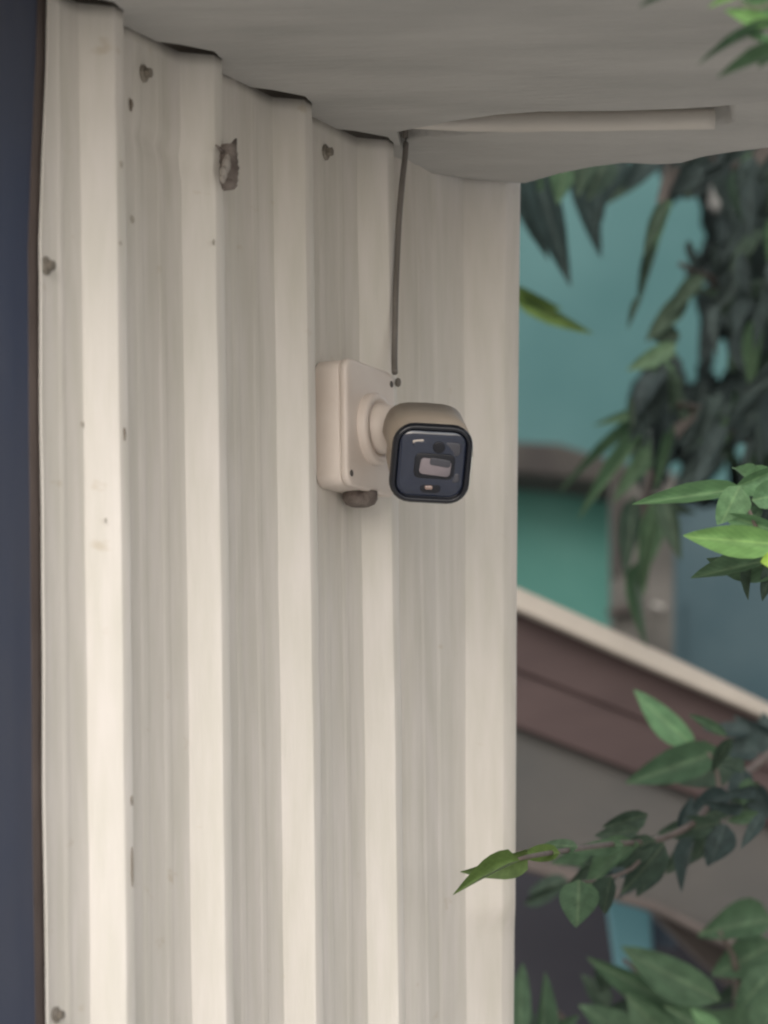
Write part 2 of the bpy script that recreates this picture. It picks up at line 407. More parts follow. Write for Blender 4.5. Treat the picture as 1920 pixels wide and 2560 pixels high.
# walk out along the batten line till the outer edge, then back
d = (bat_b-bat_a).normalized(); kk = (OUT-(bat_b-W0).dot(N))/d.dot(N); bat_c = bat_b + d*kk
edge_px = [(992,330),(1130,303),(1240,287),(1350,279),(1560,277),(1700,272),(1792,266),(1960,250)]
edge = [Pz(x, y, H) for x, y in edge_px]
d = (edge[-1]-edge[-2]).normalized(); kk = (OUT-(edge[-1]-W0).dot(N))/d.dot(N); bat_c = edge[-1] + d*kk
main = inner + edge + [bat_c, outp(-.5)]
prism('soffit_board', main, Vector((0,0,.009)), M_soffit, eave)
# far board, beyond the batten, running to the corner
far_edge_px = [(1312,459),(1400,434),(1480,418),(1560,408),(1640,412),(1700,409),(1760,392),(1830,381),(1990,362)]
fe = [Pz(x, y, H) for x, y in far_edge_px]
inn = [Pz(1004,414,H)] + [Pz(1060,431,H), Pz(1120,441,H), Pz(1180,450,H), Pz(1250,456,H)]
# wall-side line sits on the flashing itself
ext = fe[-1] + (fe[-1]-fe[0]).normalized()*.22
bc2 = bat_c
farp = [bat_a+Vector((0,.004,0))] + inn + fe + [ext, bc2+Vector((0,.004,0))]
farp = [Vector((p.x,p.y,H+.012)) for p in farp]
vs, fs = [], []
# grid between batten line and far line so the board can sag
def lerp_line(pts, t):
    L = [0]
    for a, b in zip(pts, pts[1:]): L.append(L[-1]+(b-a).length)
    x = t*L[-1]
    for i in range(len(pts)-1):
        if x <= L[i+1]+1e-9: return pts[i].lerp(pts[i+1], (x-L[i])/(L[i+1]-L[i]))
    return pts[-1]
nu, nv = 90, 40
lineN = edge + [bat_c]; lineF = inn + fe + [ext]
for i in range(nu+1):
    a, b = lerp_line(lineN, i/nu), lerp_line(lineF, i/nu)
    for j in range(nv+1):
        p = a.lerp(b, j/nv).copy(); dd = (p-a).length; Lx = (edge[6]-edge[0]).length; qx = (a-edge[0]).length/Lx
        gr = max(0, min(1, (1.04-qx)/.01))
        p.z = H+.0105 - .010*(j/nv) + .002*noise.noise(Vector((p.x*9, p.y*9, 2)))*(1-j/nv) + .04*gr*max(0, min(1, (.10-dd)/.015)) + .012*max(0, 1-qx/.35)*max(0, 1-abs(j/nv-.5)*2.2)
        vs.append(p)
fs = [(i*(nv+1)+j, (i+1)*(nv+1)+j, (i+1)*(nv+1)+j+1, i*(nv+1)+j+1) for i in range(nu) for j in range(nv)]
obj('far_board', vs, fs, M_soffit, eave, True, (('solid', .006, 1),))
# batten: starts buried in the far board near the wall, hangs 20 mm at its free end
b0, b1 = Pz(1000, 324, H), Pz(1786, 313, H)
pb = []; rb = []
for i in range(25):
    t = i/24; p = b0.lerp(b1, t)+Vector((0, .0015*noise.noise(Vector((t*6,3,0))), .0065+.0008*noise.noise(Vector((t*7,0,0))))); pb.append(p); rb.append(.0045+.0062*min(1, t/.35)**.7)
tube('batten', pb, rb, M_batten, eave, 14)
# the void above the boards and the roof deck
top = [Wp(-.55,-.2,H+.07), Wp(-.55,OUT+.05,H+.07), bc2+Vector((.0,.0,.07)), ext+Vector((0,0,.07)), fe[0]+Vector((0,0,.07)), Wp(.75,-.2,H+.07)]
prism('wall_plate', [Wp(-.6,-.03,H-.1), Wp(.82,-.03,H-.1), Wp(.82,-.03,H+.071), Wp(-.6,-.03,H+.071)], N*-.04, M_void, eave)
prism('roof_deck', top, Vector((0,0,.03)), M_void, eave)
prism('eave_fascia', [Wp(-.55,OUT+.002,H-.02), Wp(.9,OUT+.002,H-.02), Wp(.9,OUT+.002,H+.10), Wp(-.55,OUT+.002,H+.10)], N*.02, M_batten, eave)

# ------------------------------------------------------------------ junction box
bs0, bs1, bn = .488, .606, .039
btop = wall_at(880, 897, bn)[1]; bbot = wall_at(880, 1212, bn)[1]
bz = (btop+bbot)/2; bh = (btop-bbot)/2; bw = (bs1-bs0)/2; bsc = (bs0+bs1)/2
jb = thing('junction_box', 'off-white plastic junction box fixed between two ribs behind the bullet camera', 'junction box', Wp(bsc, 0, bbot))
M = frame(Wp(bsc, 0, bz), T, Vector((0,0,1)), N)      # local x along wall, y up, z out
bm = bmesh.new(); R = .014
loft(bm, [rsq(M, bw-.001, bh-.001, R, .001), rsq(M, bw, bh, R, .003), rsq(M, bw, bh, R, .0285), rsq(M, bw-.0015, bh-.0015, R, .0295), rsq(M, bw-.0015, bh-.0015, R, .031)], True, True)
bm_obj('box_body', bm, M_box, jb, True, (('bevel', .0006, 1),))
bm = bmesh.new()
loft(bm, [rsq(M, bw+.0006, bh+.0006, R, .0305), rsq(M, bw+.0008, bh+.0008, R, .036), rsq(M, bw-.001, bh-.001, R-.001, .0382), rsq(M, bw-.005, bh-.005, R-.003, bn)], True, True)
bm_obj('lid', bm, M_box, jb, True, (('bevel', .0005, 1),))
for x, y in ((-bw+.0075, -bh+.012), (bw-.009, bh-.012), (bw-.009,-bh+.012)):
    bm = bmesh.new(); M2 = M @ Matrix.Translation((x, y, bn-.001))
    loft(bm, [[M2 @ Vector((.0035*math.cos(a*PI/5), .0035*math.sin(a*PI/5), h)) for a in range(10)] for h in (0, .0016)], False, True)
    bm_obj('lid_screw', bm, M_dark, jb)
# knock-out bulge at the bottom with its dark cap
bm = bmesh.new(); Mg = frame(M @ Vector((.006, -bh+.001, .0215)), T, N, Vector((0,0,-1)))
def circ(M, r, h, k=24): return [M @ Vector((r*math.cos(2*PI*i/k), r*math.sin(2*PI*i/k), h)) for i in range(k)]
loft(bm, [circ(Mg, .0185, 0), circ(Mg, .0185, .008), circ(Mg, .0155, .013), circ(Mg, .010, .0155)], True, True)
bm_obj('cable_gland', bm, M_nest, jb, True)
# round spacer plate on the lid
cam_c = M @ Vector((.001, -.001, bn))

# ------------------------------------------------------------------ bullet camera
bc = thing('security_camera', 'bullet security camera with glossy black square front mounted on the junction box', 'camera', cam_c)
Mr = frame(cam_c, T, Vector((0,0,1)), N)
bm = bmesh.new()
loft(bm, [circ(Mr, .0375, 0, 32), circ(Mr, .0375, .007, 32), circ(Mr, .036, .0095, 32), circ(Mr, .030, .0105, 32), circ(Mr, .029, .0075, 32)], False, True)
bm_obj('mount_ring', bm, M_box, bc, True)
bm = bmesh.new()                                        # ball socket
loft(bm, [circ(Mr, .0265, .007, 28), circ(Mr, .026, .016, 28), circ(Mr, .022, .024, 28), circ(Mr, .015, .0285, 28)], False, True)
bm_obj('ball_socket', bm, M_box, bc, True)
fc = P(1078, 1160, 3.915)
axis = Vector((.10, -.90, -.41)).normalized()
side = Vector((0,0,1)).cross(axis).normalized(); side = -side if side.x < 0 else side
upv = axis.cross(side).normalized(); upv = -upv if upv.z < 0 else upv
tw = math.radians(-3)
side, upv = side*math.cos(tw)+upv*math.sin(tw), upv*math.cos(tw)-side*math.sin(tw)
Mb = frame(fc, side, upv, axis)
BW = .0415; LB = .092
back = Mb @ Vector((0, 0, -LB))
tube('mount_arm', [Mr @ Vector((0,0,.020)), Mr @ Vector((.0,-.002,.036)), (Mb @ Vector((-.012,-.006,-LB+.03)))], [.0125,.012,.013], M_box, bc, 16)
bm = bmesh.new()
loft(bm, [rsq(Mb, .026, .026, .020, -LB), rsq(Mb, .033, .033, .022, -LB+.003), rsq(Mb, .0365, .0365, .022, -LB+.012), rsq(Mb, BW-.0025, BW-.0025, .022, -.02), rsq(Mb, BW-.002, BW-.002, .021, -.006)], True, True)
bm_obj('camera_body', bm, M_body, bc, True)
# sun shield over the top of the body
vs = []; k = 14
for zz_ in (-LB+.012, -.003):
    for off in (0, .0016):
        for i in range(k+1):
            t = i/k; a = PI*(.02+.96*t)
            x = math.cos(a); y = math.sin(a); e = .55
            x = math.copysign(abs(x)**e, x)*(BW-.0005+off); y = y**e*(BW-.0005+off)
            vs.append(Mb @ Vector((x, y*1.0, zz_)))
n1 = k+1
def ix(a, o, i): return (a*2+o)*n1+i
fs = []
for i in range(k):
    fs += [(ix(0,0,i),ix(0,0,i+1),ix(1,0,i+1),ix(1,0,i)), (ix(0,1,i),ix(1,1,i),ix(1,1,i+1),ix(0,1,i+1)), (ix(0,0,i),ix(0,1,i),ix(0,1,i+1),ix(0,0,i+1)), (ix(1,0,i),ix(1,0,i+1),ix(1,1,i+1),ix(1,1,i))]
for i in (0, k): fs.append((ix(0,0,i),ix(1,0,i),ix(1,1,i),ix(0,1,i)))
obj('sun_shield', vs, fs, M_body, bc, True)
bm = bmesh.new()
loft(bm, [rsq(Mb, BW-.001, BW-.001, .022, -.008), rsq(Mb, BW, BW, .0225, -.006), rsq(Mb, BW, BW, .0225, -.001), rsq(Mb, BW-.0018, BW-.0018, .021, .002), rsq(Mb, BW-.0045, BW-.0045, .018, .003), rsq(Mb, BW-.006, BW-.006, .015, .0015), rsq(Mb, BW-.0065, BW-.0065, .0145, -.001)], True, True)
bm_obj('front_bezel', bm, M_black, bc, True)
bm = bmesh.new()
loft(bm, [rsq(Mb, .0345, .0345, .014, -.0007), rsq(Mb, .0335, .0335, .0135, .0003), rsq(Mb, .028, .028, .013, .0013), rsq(Mb, .020, .020, .012, .0021), rsq(Mb, .010, .010, .008, .0026)], True, True)
bm_obj('front_glass', bm, M_glass, bc, True)
def plate(name, x, y, w, h, r, z0, z1, m, tw=0):
    Mq = Mb @ Matrix.Translation((x, y, .0016 if abs(x) < .01 and abs(y) < .02 else .0004)) @ Matrix.Rotation(-x*3.0, 4, 'Y') @ Matrix.Rotation(y*3.0, 4, 'X') @ Matrix.Rotation(tw, 4, 'Z')
    bm = bmesh.new(); loft(bm, [rsq(Mq, w, h, r, z0), rsq(Mq, w, h, r, z1-.0004), rsq(Mq, w-.0006, h-.0006, r*.9, z1)], True, True)
    return bm_obj(name, bm, m, bc, True)
plate('lens_frame', .003, -.0012, .0205, .0130, .006, .0002, .0022, M_black)
plate('lens', .004, -.0022, .0160, .0085, .004, .0018, .0030, M_lens_refl, math.radians(-4))
plate('lens_shade', .0085, .0030, .0110, .0040, .003, .0025, .0034, M_irw, math.radians(-6))  # grey plate painting the darker upper part of the lens reflection
plate('sensor', .006, .0185, .0062, .0058, .0057, .0002, .0020, M_black)
plate('infrared_window', .020, .017, .0085, .0068, .004, .0002, .0016, M_irw)
plate('status_window', -.0155, .0235, .0060, .0016, .0015, .0002, .0016, M_box, math.radians(8))  # pale plate painted as a reflected streak on the front glass
plate('infrared_window', -.012, .018, .0085, .0055, .004, .0002, .0014, M_glass)
plate('led_surround', .001, -.0245, .0105, .0048, .0045, .0002, .0018, M_black)
plate('led', -.0008, -.0243, .0042, .0020, .0019, .0014, .0026, M_led_glint)  # carries the painted pinkish highlight
plate('infrared_window', .026, -.0130, .0038, .0048, .0030, .0002, .0014, M_irw)

# ------------------------------------------------------------------ cable from the eave to the box
cpts = []
for x, y, n in ((1014,372,.030),(1006,450,.030),(998,540,.029),(993,640,.029),(989,740,.030),(987,830,.032),(986,900,.036),(987,932,.041)):
    s, z = wall_at(x, y, n); cpts.append(Wp(s, n, z))
cb = tube('hanging_cable', smooth_pts([cpts[0]+Vector((0,0,.03))]+cpts), 0.0033, M_cable)
tag(cb, 'thin dark grey cable hanging from the eave down to the junction box', 'cable')
s_, z_ = wall_at(995, 956, .03)
bm = bmesh.new(); bmesh.ops.create_uvsphere(bm, u_segments=10, v_segments=6, radius=.0036, matrix=Matrix.Translation(Wp(s_, .03, z_)) @ Matrix.Scale(1.4, 4, (0,0,1)))
o = bm_obj('cable_clip', bm, M_cable, None, True); tag(o, 'tiny dark cable clip just below the end of the hanging cable', 'clip')

# ------------------------------------------------------------------ insect nest on the second rib
sN, zN = wall_at(566, 412, .006)
nest = thing('insect_nest', 'small brown tube-shaped mud nest stuck in the corner beside the second rib', 'nest', Wp(sN, .004, zN-.02))
bm = bmesh.new(); rg = []
for i in range(15):
    t = i/14; px = 566+5*math.sin(t*3)+(2 if i % 2 else 0); py = 362+t*112
    s, z = wall_at(px, py, .027)
    wr = (.0085+.003*math.sin(t*PI)+.001*random.random())*(.55 if i in (0,14) else 1)
    rg.append([Wp(s+wr*math.cos(2*PI*k/14)*(1+.25*noise.noise(Vector((k,i*.7,0)))), .026+.010*math.sin(2*PI*k/14)*(1+.3*noise.noise(Vector((k,i*.8,4)))), z) for k in range(14)])
loft(bm, rg); bm_obj('nest_shell', bm, M_nest, nest, True)
bm = bmesh.new()
for x, y, rr in ((569,412,.0046),(562,432,.0042),(572,398,.0032),(560,446,.0030)):
    s, z = wall_at(x, y, .036); bmesh.ops.create_icosphere(bm, subdivisions=2, radius=rr, matrix=Matrix.Translation(Wp(s,.0345,z)) @ Matrix.Scale(1.7,4,(0,0,1)))
bm_obj('pale_cap', bm, M_pale, nest, True)
for a, b in (((590,347),(586,398)),((540,364),(556,378)),((588,350),(572,374))):
    bm = bmesh.new(); s, z = wall_at(*a, .030); s2, z2 = wall_at(*b, .030); tube_bm(bm, [Wp(s,.030,z), Wp(s2,.030,z2)], [.0012,.0024], 6)
    bm_obj('nest_strand', bm, M_nest, nest, True)

# ------------------------------------------------------------------ background buildings
DY = lambda d: Vector((0, d, 0))
def yawP(px, py, Y0, yaw, x0=1600):
    """point where the pixel ray meets an upright plane through (x0, Y0) turned by yaw degrees"""
    a, b = ray(px, py); a0 = ray(x0, 1400)[0]; q = Vector((a0*Y0, Y0)); t = math.tan(math.radians(yaw))
    # plane: y - q.y = t (x - q.x);  x = a y
    Y = (q.y - t*q.x)/(1 - t*a); return Vector((a*Y, Y, EYE+b*Y))
tb = thing('teal_building', 'two-tone teal painted house wall with brown ledge behind the trees', 'building', P(1600,2560,9.5))
def wallq(name, px, Y0, yaw, th, m, par, mods=()):
    nn = Vector((-math.sin(math.radians(yaw)), math.cos(math.radians(yaw)), 0))
    return prism(name, [yawP(x, y, Y0, yaw) for x, y in px], nn*th, m, par, mods)
wallq('upper_wall', [(900,-1500),(2900,-1500),(2900,1500),(1530,1210),(900,1080)], 9.5, 25, .25, M_teal, tb)
wallq('lower_wall', [(900,1060),(1530,1190),(1700,1225),(1700,2900),(900,2900)], 9.6, 25, .25, M_teal2, tb)
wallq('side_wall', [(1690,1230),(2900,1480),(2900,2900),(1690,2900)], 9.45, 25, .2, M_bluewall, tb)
wallq('ledge', [(900,1030),(1300,1104),(1400,1108),(1540,1150),(1700,1190),(1700,1240),(1540,1208),(1300,1182),(900,1100)], 9.35, 25, .3, M_ledge, tb, (('bevel', .01, 2),))
wallq('window_frame', [(1675,1480),(1700,1480),(1700,2000),(1675,2000)], 9.4, 25, .1, M_bluewall, tb)
glint_o = prism('wall_lamp', [P(1793+26*math.cos(a*PI/8), 492+36*math.sin(a*PI/8), 9.0) for a in range(16)], Vector((0,.09,0)), mat('lamp_white',(.13,.13,.125),.8), None, (('bevel', .012, 3),))  # pale disc added to imitate sky glinting through the leaves
tag(glint_o, 'pale oval lamp seen through a gap in the dark leaves', 'lamp')
prism('side_wing', [Vector((4.9,2.0,0)), Vector((4.9,9.6,0)), Vector((4.9,9.6,5.0)), Vector((4.9,2.0,5.0))], Vector((3,0,0)), M_conc, tb)  # unseen block added out of view to darken the wall pans
pil = thing('concrete_pillar', 'weathered grey concrete pillar in front of the teal wall', 'pillar', P(1610,2560,8.6))
prism('shaft', [P(1534,1180,8.6), P(1688,1180,8.6), P(1684,1700,8.6), P(1684,2100,8.6), P(1530,2100,8.6), P(1532,1440,8.6)], DY(.14), M_conc, pil, (('bevel', .006, 2),))
prism('patch', [P(1530,1180,8.59), P(1560,1180,8.59), P(1566,1300,8.59), P(1556,1436,8.59), P(1528,1438,8.59)], DY(.01), M_ledge, pil)
prism('bracket', [P(1520,1522,8.55), P(1598,1508,8.55), P(1600,1520,8.55), P(1520,1536,8.55)], DY(.04), M_dbeam, pil)
prism('white_tab', [P(1633,1506,8.56), P(1660,1515,8.56), P(1659,1522,8.56), P(1633,1514,8.56)], DY(.03), mat('tab_white',(.5,.48,.45),.5), pil)

# lean-to: sloped boards one above the other, each its own depth
lt = thing('lean_to_roof', 'sloping lean-to gable with cream barge board and maroon boarding over grey wall', 'outbuilding', P(1600,2560,6.6))
YL = 6.5
def strip(name, top, bot, Y, d, m, bev=.004):
    return prism(name, [P(x, y, Y) for x, y in top] + [P(x, y, Y) for x, y in reversed(bot)], DY(d), m, lt, (('bevel', bev, 2),))
strip('barge_board', [(1100,1384),(1300,1470),(1680,1641),(1920,1757),(2200,1892)], [(1100,1440),(1300,1526),(1560,1640),(1920,1796),(2200,1921)], YL-.06, .05, M_fascia)
strip('maroon_board', [(1100,1430),(1300,1518),(1560,1630),(1920,1786),(2200,1912)], [(1100,1590),(1300,1678),(1450,1736),(1920,1925),(2200,2040)], YL, .03, M_maroon)
strip('maroon_board', [(1100,1580),(1300,1668),(1450,1726),(1920,1915),(2200,2030)], [(1100,1742),(1300,1820),(1575,1926),(1920,2058),(2200,2165)], YL+.012, .03, M_maroon)
strip('grey_wall', [(1100,1700),(1300,1790),(1575,1896),(1920,2028),(2200,2135)], [(1100,2100),(1300,2150),(1500,2220),(1744,2318),(1920,2360),(2200,2420)], YL+.045, .12, M_grey)
strip('lower_beam', [(1100,2080),(1305,2132),(1440,2176),(1535,2226),(1644,2256),(1790,2330),(2200,2500)], [(1100,2120),(1305,2172),(1440,2208),(1535,2250),(1644,2278),(1790,2352),(2200,2530)], YL+.02, .06, M_beam)
strip('diagonal_beam', [(1640,2240),(1700,2270),(1800,2350),(1910,2455),(1960,2510)], [(1640,2290),(1690,2340),(1760,2410),(1880,2510),(1930,2560)], YL+.16, .08, M_dbeam)
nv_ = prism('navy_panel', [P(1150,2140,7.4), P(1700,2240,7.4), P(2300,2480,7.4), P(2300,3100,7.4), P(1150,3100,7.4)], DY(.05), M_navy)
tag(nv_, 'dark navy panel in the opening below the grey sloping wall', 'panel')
hs = []
outl = [(1514,2246),(1570,2248),(1624,2262),(1632,2360),(1640,2430),(1590,2450),(1540,2436),(1528,2350)]
hs = prism('hanging_sheet', [P(x, y, 7.0) for x, y in outl], DY(.02), M_sheet, None, (('bevel', .006, 2),))
tag(hs, 'light blue cloth hanging against the dark navy panel', 'cloth')
d2 = prism('dark_blue_board', [P(1628,2270,7.05), P(1688,2290,7.05), P(1692,2370,7.05), P(1634,2364,7.05)], DY(.03), mat('deep_blue',(.03,.05,.075),.6,(.05,.07,.095),6))
tag(d2, 'small dark blue board beside the light blue cloth', 'board')

# ------------------------------------------------------------------ leaves
def leaf_mesh(name, fold, curl, wave, fat=.5, nseg=8):
    """unit leaf: length 1 along x, half width .5 at its widest, folded along the midrib"""
    vs = []; fs = []
    for i in range(nseg+1):
        t = i/nseg
        w = .5*(math.sin(PI*min(1, t**fat))**.8)*(1-.25*t) if 0 < t < 1 else .015
        z = -curl*(t**1.8); y0 = wave*math.sin(t*PI*1.4)*.12
        rp = .025*math.sin(t*19+fold*30)
        vs += [(t, y0-w, z+w*fold+rp*w), (t, y0-w*.5, z+w*fold*.42), (t, y0, z), (t, y0+w*.5, z+w*fold*.42), (t, y0+w, z+w*fold-rp*w)]
    for i in range(nseg):
        for j in range(4): fs.append((i*5+j, i*5+j+1, (i+1)*5+j+1, (i+1)*5+j))
    me = bpy.data.meshes.new(name); me.from_pydata(vs, [], fs); me.update()
    for p in me.polygons: p.use_smooth = True
    return me
VAR = [(.35,.10,.3,.75),(.5,.25,-.5,.7),(.2,.18,.8,.8),(.6,.05,-.2,.65),(.3,.35,.1,.72)]
MESH = {}
def lmesh(v, m):
    k = (v, m.name)
    if k not in MESH:
        me = leaf_mesh('leaf', *VAR[v]); me.materials.append(m); MESH[k] = me
    return MESH[k]
def leaf(par, a, b, width, m, roll=0, v=None):
    """leaf from world point a to world point b; width in metres"""
    a, b = Vector(a), Vector(b); x = b-a; L = x.length; x.normalize()
    vw = (Vector((0,0,EYE))-a).normalized()
    z = (vw - x*vw.dot(x)); z.normalize(); z.rotate(Matrix.Rotation(roll, 3, x)); y = z.cross(x)
    o = bpy.data.objects.new('leaf', lmesh(random.randrange(5) if v is None else v, m)); C.objects.link(o)
    o.parent = par
    Mx = frame(a, x*L, y*width, z*L)
    o.matrix_basis = Matrix.Translation(-par.location) @ Mx
    return o
BR = False
def deep(Y): return 4.08+(Y-4.08)*(2.1 if BR else 1)+(.6 if 'sb' in globals() and not BR and Y > 4.69 and Y < 5.2 else 0)
def leafpx(par, p0, p1, wpx, Y, m, dy=0.0, roll=None, v=None):
    Y = deep(Y)
    a = P(p0[0], p0[1], Y); b = P(p1[0], p1[1], Y+dy)
    r = random.uniform(-.5,.5) if roll is None else roll
    return leaf(par, a, b, wpx/F*Y/max(.5, math.cos(r)), m, r, v)
def stempx(name, par, pts, r0, r1, m):
    w = smooth_pts([P(p[0], p[1], deep(p[2])) for p in pts], 4); n = len(w)
    return tube(name, w, [r0+(r1-r0)*i/(n-1) for i in range(n)], m, par, 6)

BR = True
# --- branch crossing in front of the lean-to and the wall corner
random.seed(21)
br = thing('leafy_branch', 'leafy green branch reaching left across the grey wall to touch the cream corner', 'branch', P(1960,1900,4.6))
stempx('stem', br, [(1990,1830,4.75),(1900,1905,4.7),(1800,1985,4.6),(1730,2060,4.5),(1640,2100,4.45),(1530,2110,4.35),(1420,2125,4.2),(1330,2140,4.1),(1290,2150,4.08)], .006, .0022, M_stem)
stempx('stem', br, [(1640,2100,4.45),(1580,2170,4.4),(1500,2200,4.35),(1440,2205,4.3)], .003, .0018, M_stem)
stempx('stem', br, [(1800,1985,4.6),(1790,1920,4.6),(1770,1880,4.6)], .0035, .002, M_stem)
for p0, p1, w, Y, dy, m, r, v in [
    ((1300,2152),(1132,2232),44,4.05,-.02,L_olive,.5,3), ((1318,2128),(1176,2196),64,4.1,-.03,L_olive,-.75,1),
    ((1400,2132),(1292,2140),50,4.15,.0,L_olive,.3,0), ((1445,2118),(1360,2108),42,4.2,0,L_mid,.4,2),
    ((1600,2075),(1480,2090),50,4.4,.02,L_dark,.2,2), ((1620,2035),(1505,2072),62,4.4,.02,L_dark,-.2,0), ((1560,2110),(1425,2128),46,4.35,0,L_mid,.3,2),
    ((1448,2200),(1442,2318),112,4.3,0,L_mid,.1,0), ((1530,2190),(1500,2290),70,4.33,.02,L_dark,.3,1),
    ((1640,2100),(1470,2160),80,4.42,-.03,L_dark,.1,2), ((1660,2110),(1560,2235),90,4.42,0,L_dark,-.1,4), ((1600,2110),(1440,2215),75,4.4,.02,L_mid,.5,1),
    ((1655,2140),(1590,2240),60,4.45,0,L_dark,.4,2),
    ((1790,2060),(1640,2085),70,4.5,.02,L_dark,.1,0), ((1800,2050),(1700,2160),90,4.55,0,L_dark,.2,4), ((1815,2060),(1770,2165),85,4.5,0,L_blue,.3,2),
    ((1740,2090),(1700,2230),44,4.5,0,L_blue,.6,3), ((1830,1990),(1700,2040),60,4.55,0,L_blue,.3,1),
    ((1806,1876),(1562,1958),104,4.6,.02,L_mid,.15,0), ((1740,1872),(1578,1722),78,4.62,.02,L_soft,.1,2), ((1840,1900),(1700,1960),90,4.65,0,L_dark,.4,2),
    ((1860,1920),(1840,2040),70,4.6,0,L_blue,.2,0), ((1900,1880),(1800,1870),80,4.7,0,L_blue,.4,1), ((1930,1890),(1905,1780),80,4.75,0,L_blue,.2,2),
    ((1950,1850),(1830,1810),60,4.75,0,L_blue,-.5,4), ((1890,1960),(1930,2060),70,4.6,0,L_blue,.3,1), ((1830,2000),(1900,2020),50,4.6,0,L_dark,.3,1),
    ((1880,1830),(1760,1815),44,4.7,0,L_blue,.7,2), ((1700,2080),(1735,1990),40,4.5,0,L_blue,.5,2)]:
    leafpx(br, p0, p1, w, Y, m, dy, r, v)

for i in range(26):
    cx, cy, sx, sy = random.choice([(1540,2150,80,50),(1760,2080,60,70),(1860,1900,50,80),(1640,2120,70,60),(1890,1990,40,50)])
    x, y = random.gauss(cx, sx*.6), random.gauss(cy, sy*.6); an = math.radians(random.uniform(90, 215)); L = random.uniform(55, 115)
    leafpx(br, (x, y), (x+L*math.cos(an), y+L*math.sin(an)), random.uniform(30, 62), random.uniform(4.45, 4.7), random.choice([L_dark, L_dark, L_mid, L_blue]), random.uniform(-.03, .03))
BR = False
# --- shrub filling the lower right corner
sb = thing('leafy_shrub', 'broad-leaved green shrub filling the lower right corner below the grey wall', 'shrub', P(1750,2900,5.0))
for pts in ([(1740,2900,5.1),(1700,2640,5.0),(1640,2480,4.95),(1560,2400,4.9)], [(1760,2900,5.1),(1830,2600,5.0),(1840,2420,4.9),(1800,2330,4.85)], [(1720,2900,5.1),(1480,2620,5.0),(1360,2500,4.9)]):
    stempx('stem', sb, pts, .008, .003, M_stem)
for p0, p1, w, Y, dy, m, r in [
    ((1800,2500),(1545,2368),118,4.8,.03,L_mid,.1), ((1760,2540),(1460,2400),90,4.85,.03,L_mid,-.2), ((1700,2560),(1500,2510),100,4.9,0,L_dark,.3),
    ((1930,2300),(1745,2325),110,4.85,.0,L_mid,.2), ((1935,2360),(1780,2440),120,4.9,0,L_mid,.1), ((1940,2420),(1840,2520),110,4.85,0,L_mid,.4),
    ((1300,2600),(1304,2400),70,4.7,.02,L_mid,.1), ((1350,2640),(1370,2430),60,4.75,0,L_mid,.5), ((1300,2640),(1450,2540),80,4.8,0,L_mid,.4), ((1330,2640),(1300,2470),70,4.8,0,L_dark,.1),
    ((1600,2620),(1460,2500),100,4.85,0,L_mid,.3), ((1700,2620),(1560,2490),110,4.8,0,L_mid,-.3), ((1840,2640),(1660,2510),120,4.8,0,L_mid,.2),
    ((1920,2600),(1770,2530),120,4.85,0,L_mid,.1), ((1560,2640),(1460,2590),90,4.8,0,L_dark,.2), ((1480,2680),(1380,2560),90,4.8,0,L_mid,.2),
    ((1960,2520),(1860,2600),100,4.8,0,L_mid,.4), ((1840,2300),(1790,2300),40,4.9,0,L_dark,.2), ((1520,2520),(1462,2430),60,4.95,0,L_dark,.3),
    ((1500,2400),(1520,2500),50,4.95,0,L_dark,-.3), ((1310,2260),(1420,2210),40,5.0,0,L_dark,.3),((1420,2200),(1320,2230),60,5.05,0,L_dark,.5),
    ((1940,2480),(1760,2500),70,4.95,0,L_dark,.4), ((1780,2600),(1730,2520),60,4.7,0,L_soft,.4)]:
    leafpx(sb, p0, p1, w, Y, m, dy, r)

# --- bright sprig at the right edge
random.seed(5)
sp = thing('bright_sprig', 'sunlit bright green leaf sprig entering from the right edge at mid height', 'sprig', P(1990,1350,3.7))
stempx('stem', sp, [(2010,1420,3.7),(1930,1400,3.72),(1900,1340,3.74),(1870,1270,3.76),(1850,1220,3.78)], .003, .0015, M_stem)
for p0, p1, w, Y, dy, m, r, v in [
    ((1860,1222),(1578,1256),56,3.78,.02,L_soft,.25,0), ((1850,1215),(1800,1312),92,3.76,0,L_soft,.1,2), ((1960,1362),(1702,1340),92,3.7,.03,L_bright,.05,0),
    ((1960,1330),(1790,1290),64,3.74,.02,L_soft,-.3,1), ((1960,1390),(1905,1410),66,3.66,0,L_yellow,.1,2), ((1930,1400),(1716,1440),60,3.8,.05,L_mid,.4,0),
    ((1960,1420),(1740,1408),70,3.85,.05,L_mid,-.3,1), ((1840,1215),(1985,1165),66,3.8,0,L_soft,.3,1), ((1880,1250),(1990,1230),80,3.78,0,L_soft,.2,2),
    ((1900,1300),(1860,1270),60,3.8,0,L_mid,.1,0), ((1880,1410),(1868,1500),30,3.85,0,L_dark,.5,3), ((1930,1400),(1905,1500),44,3.85,0,L_dark,.3,2),
    ((1870,1200),(1835,1150),50,3.85,.03,L_soft,.5,1), ((1950,1210),(1850,1170),60,3.85,.03,L_soft,.2,0)]:
    leafpx(sp, p0, p1, w, Y, m, dy, r, v)

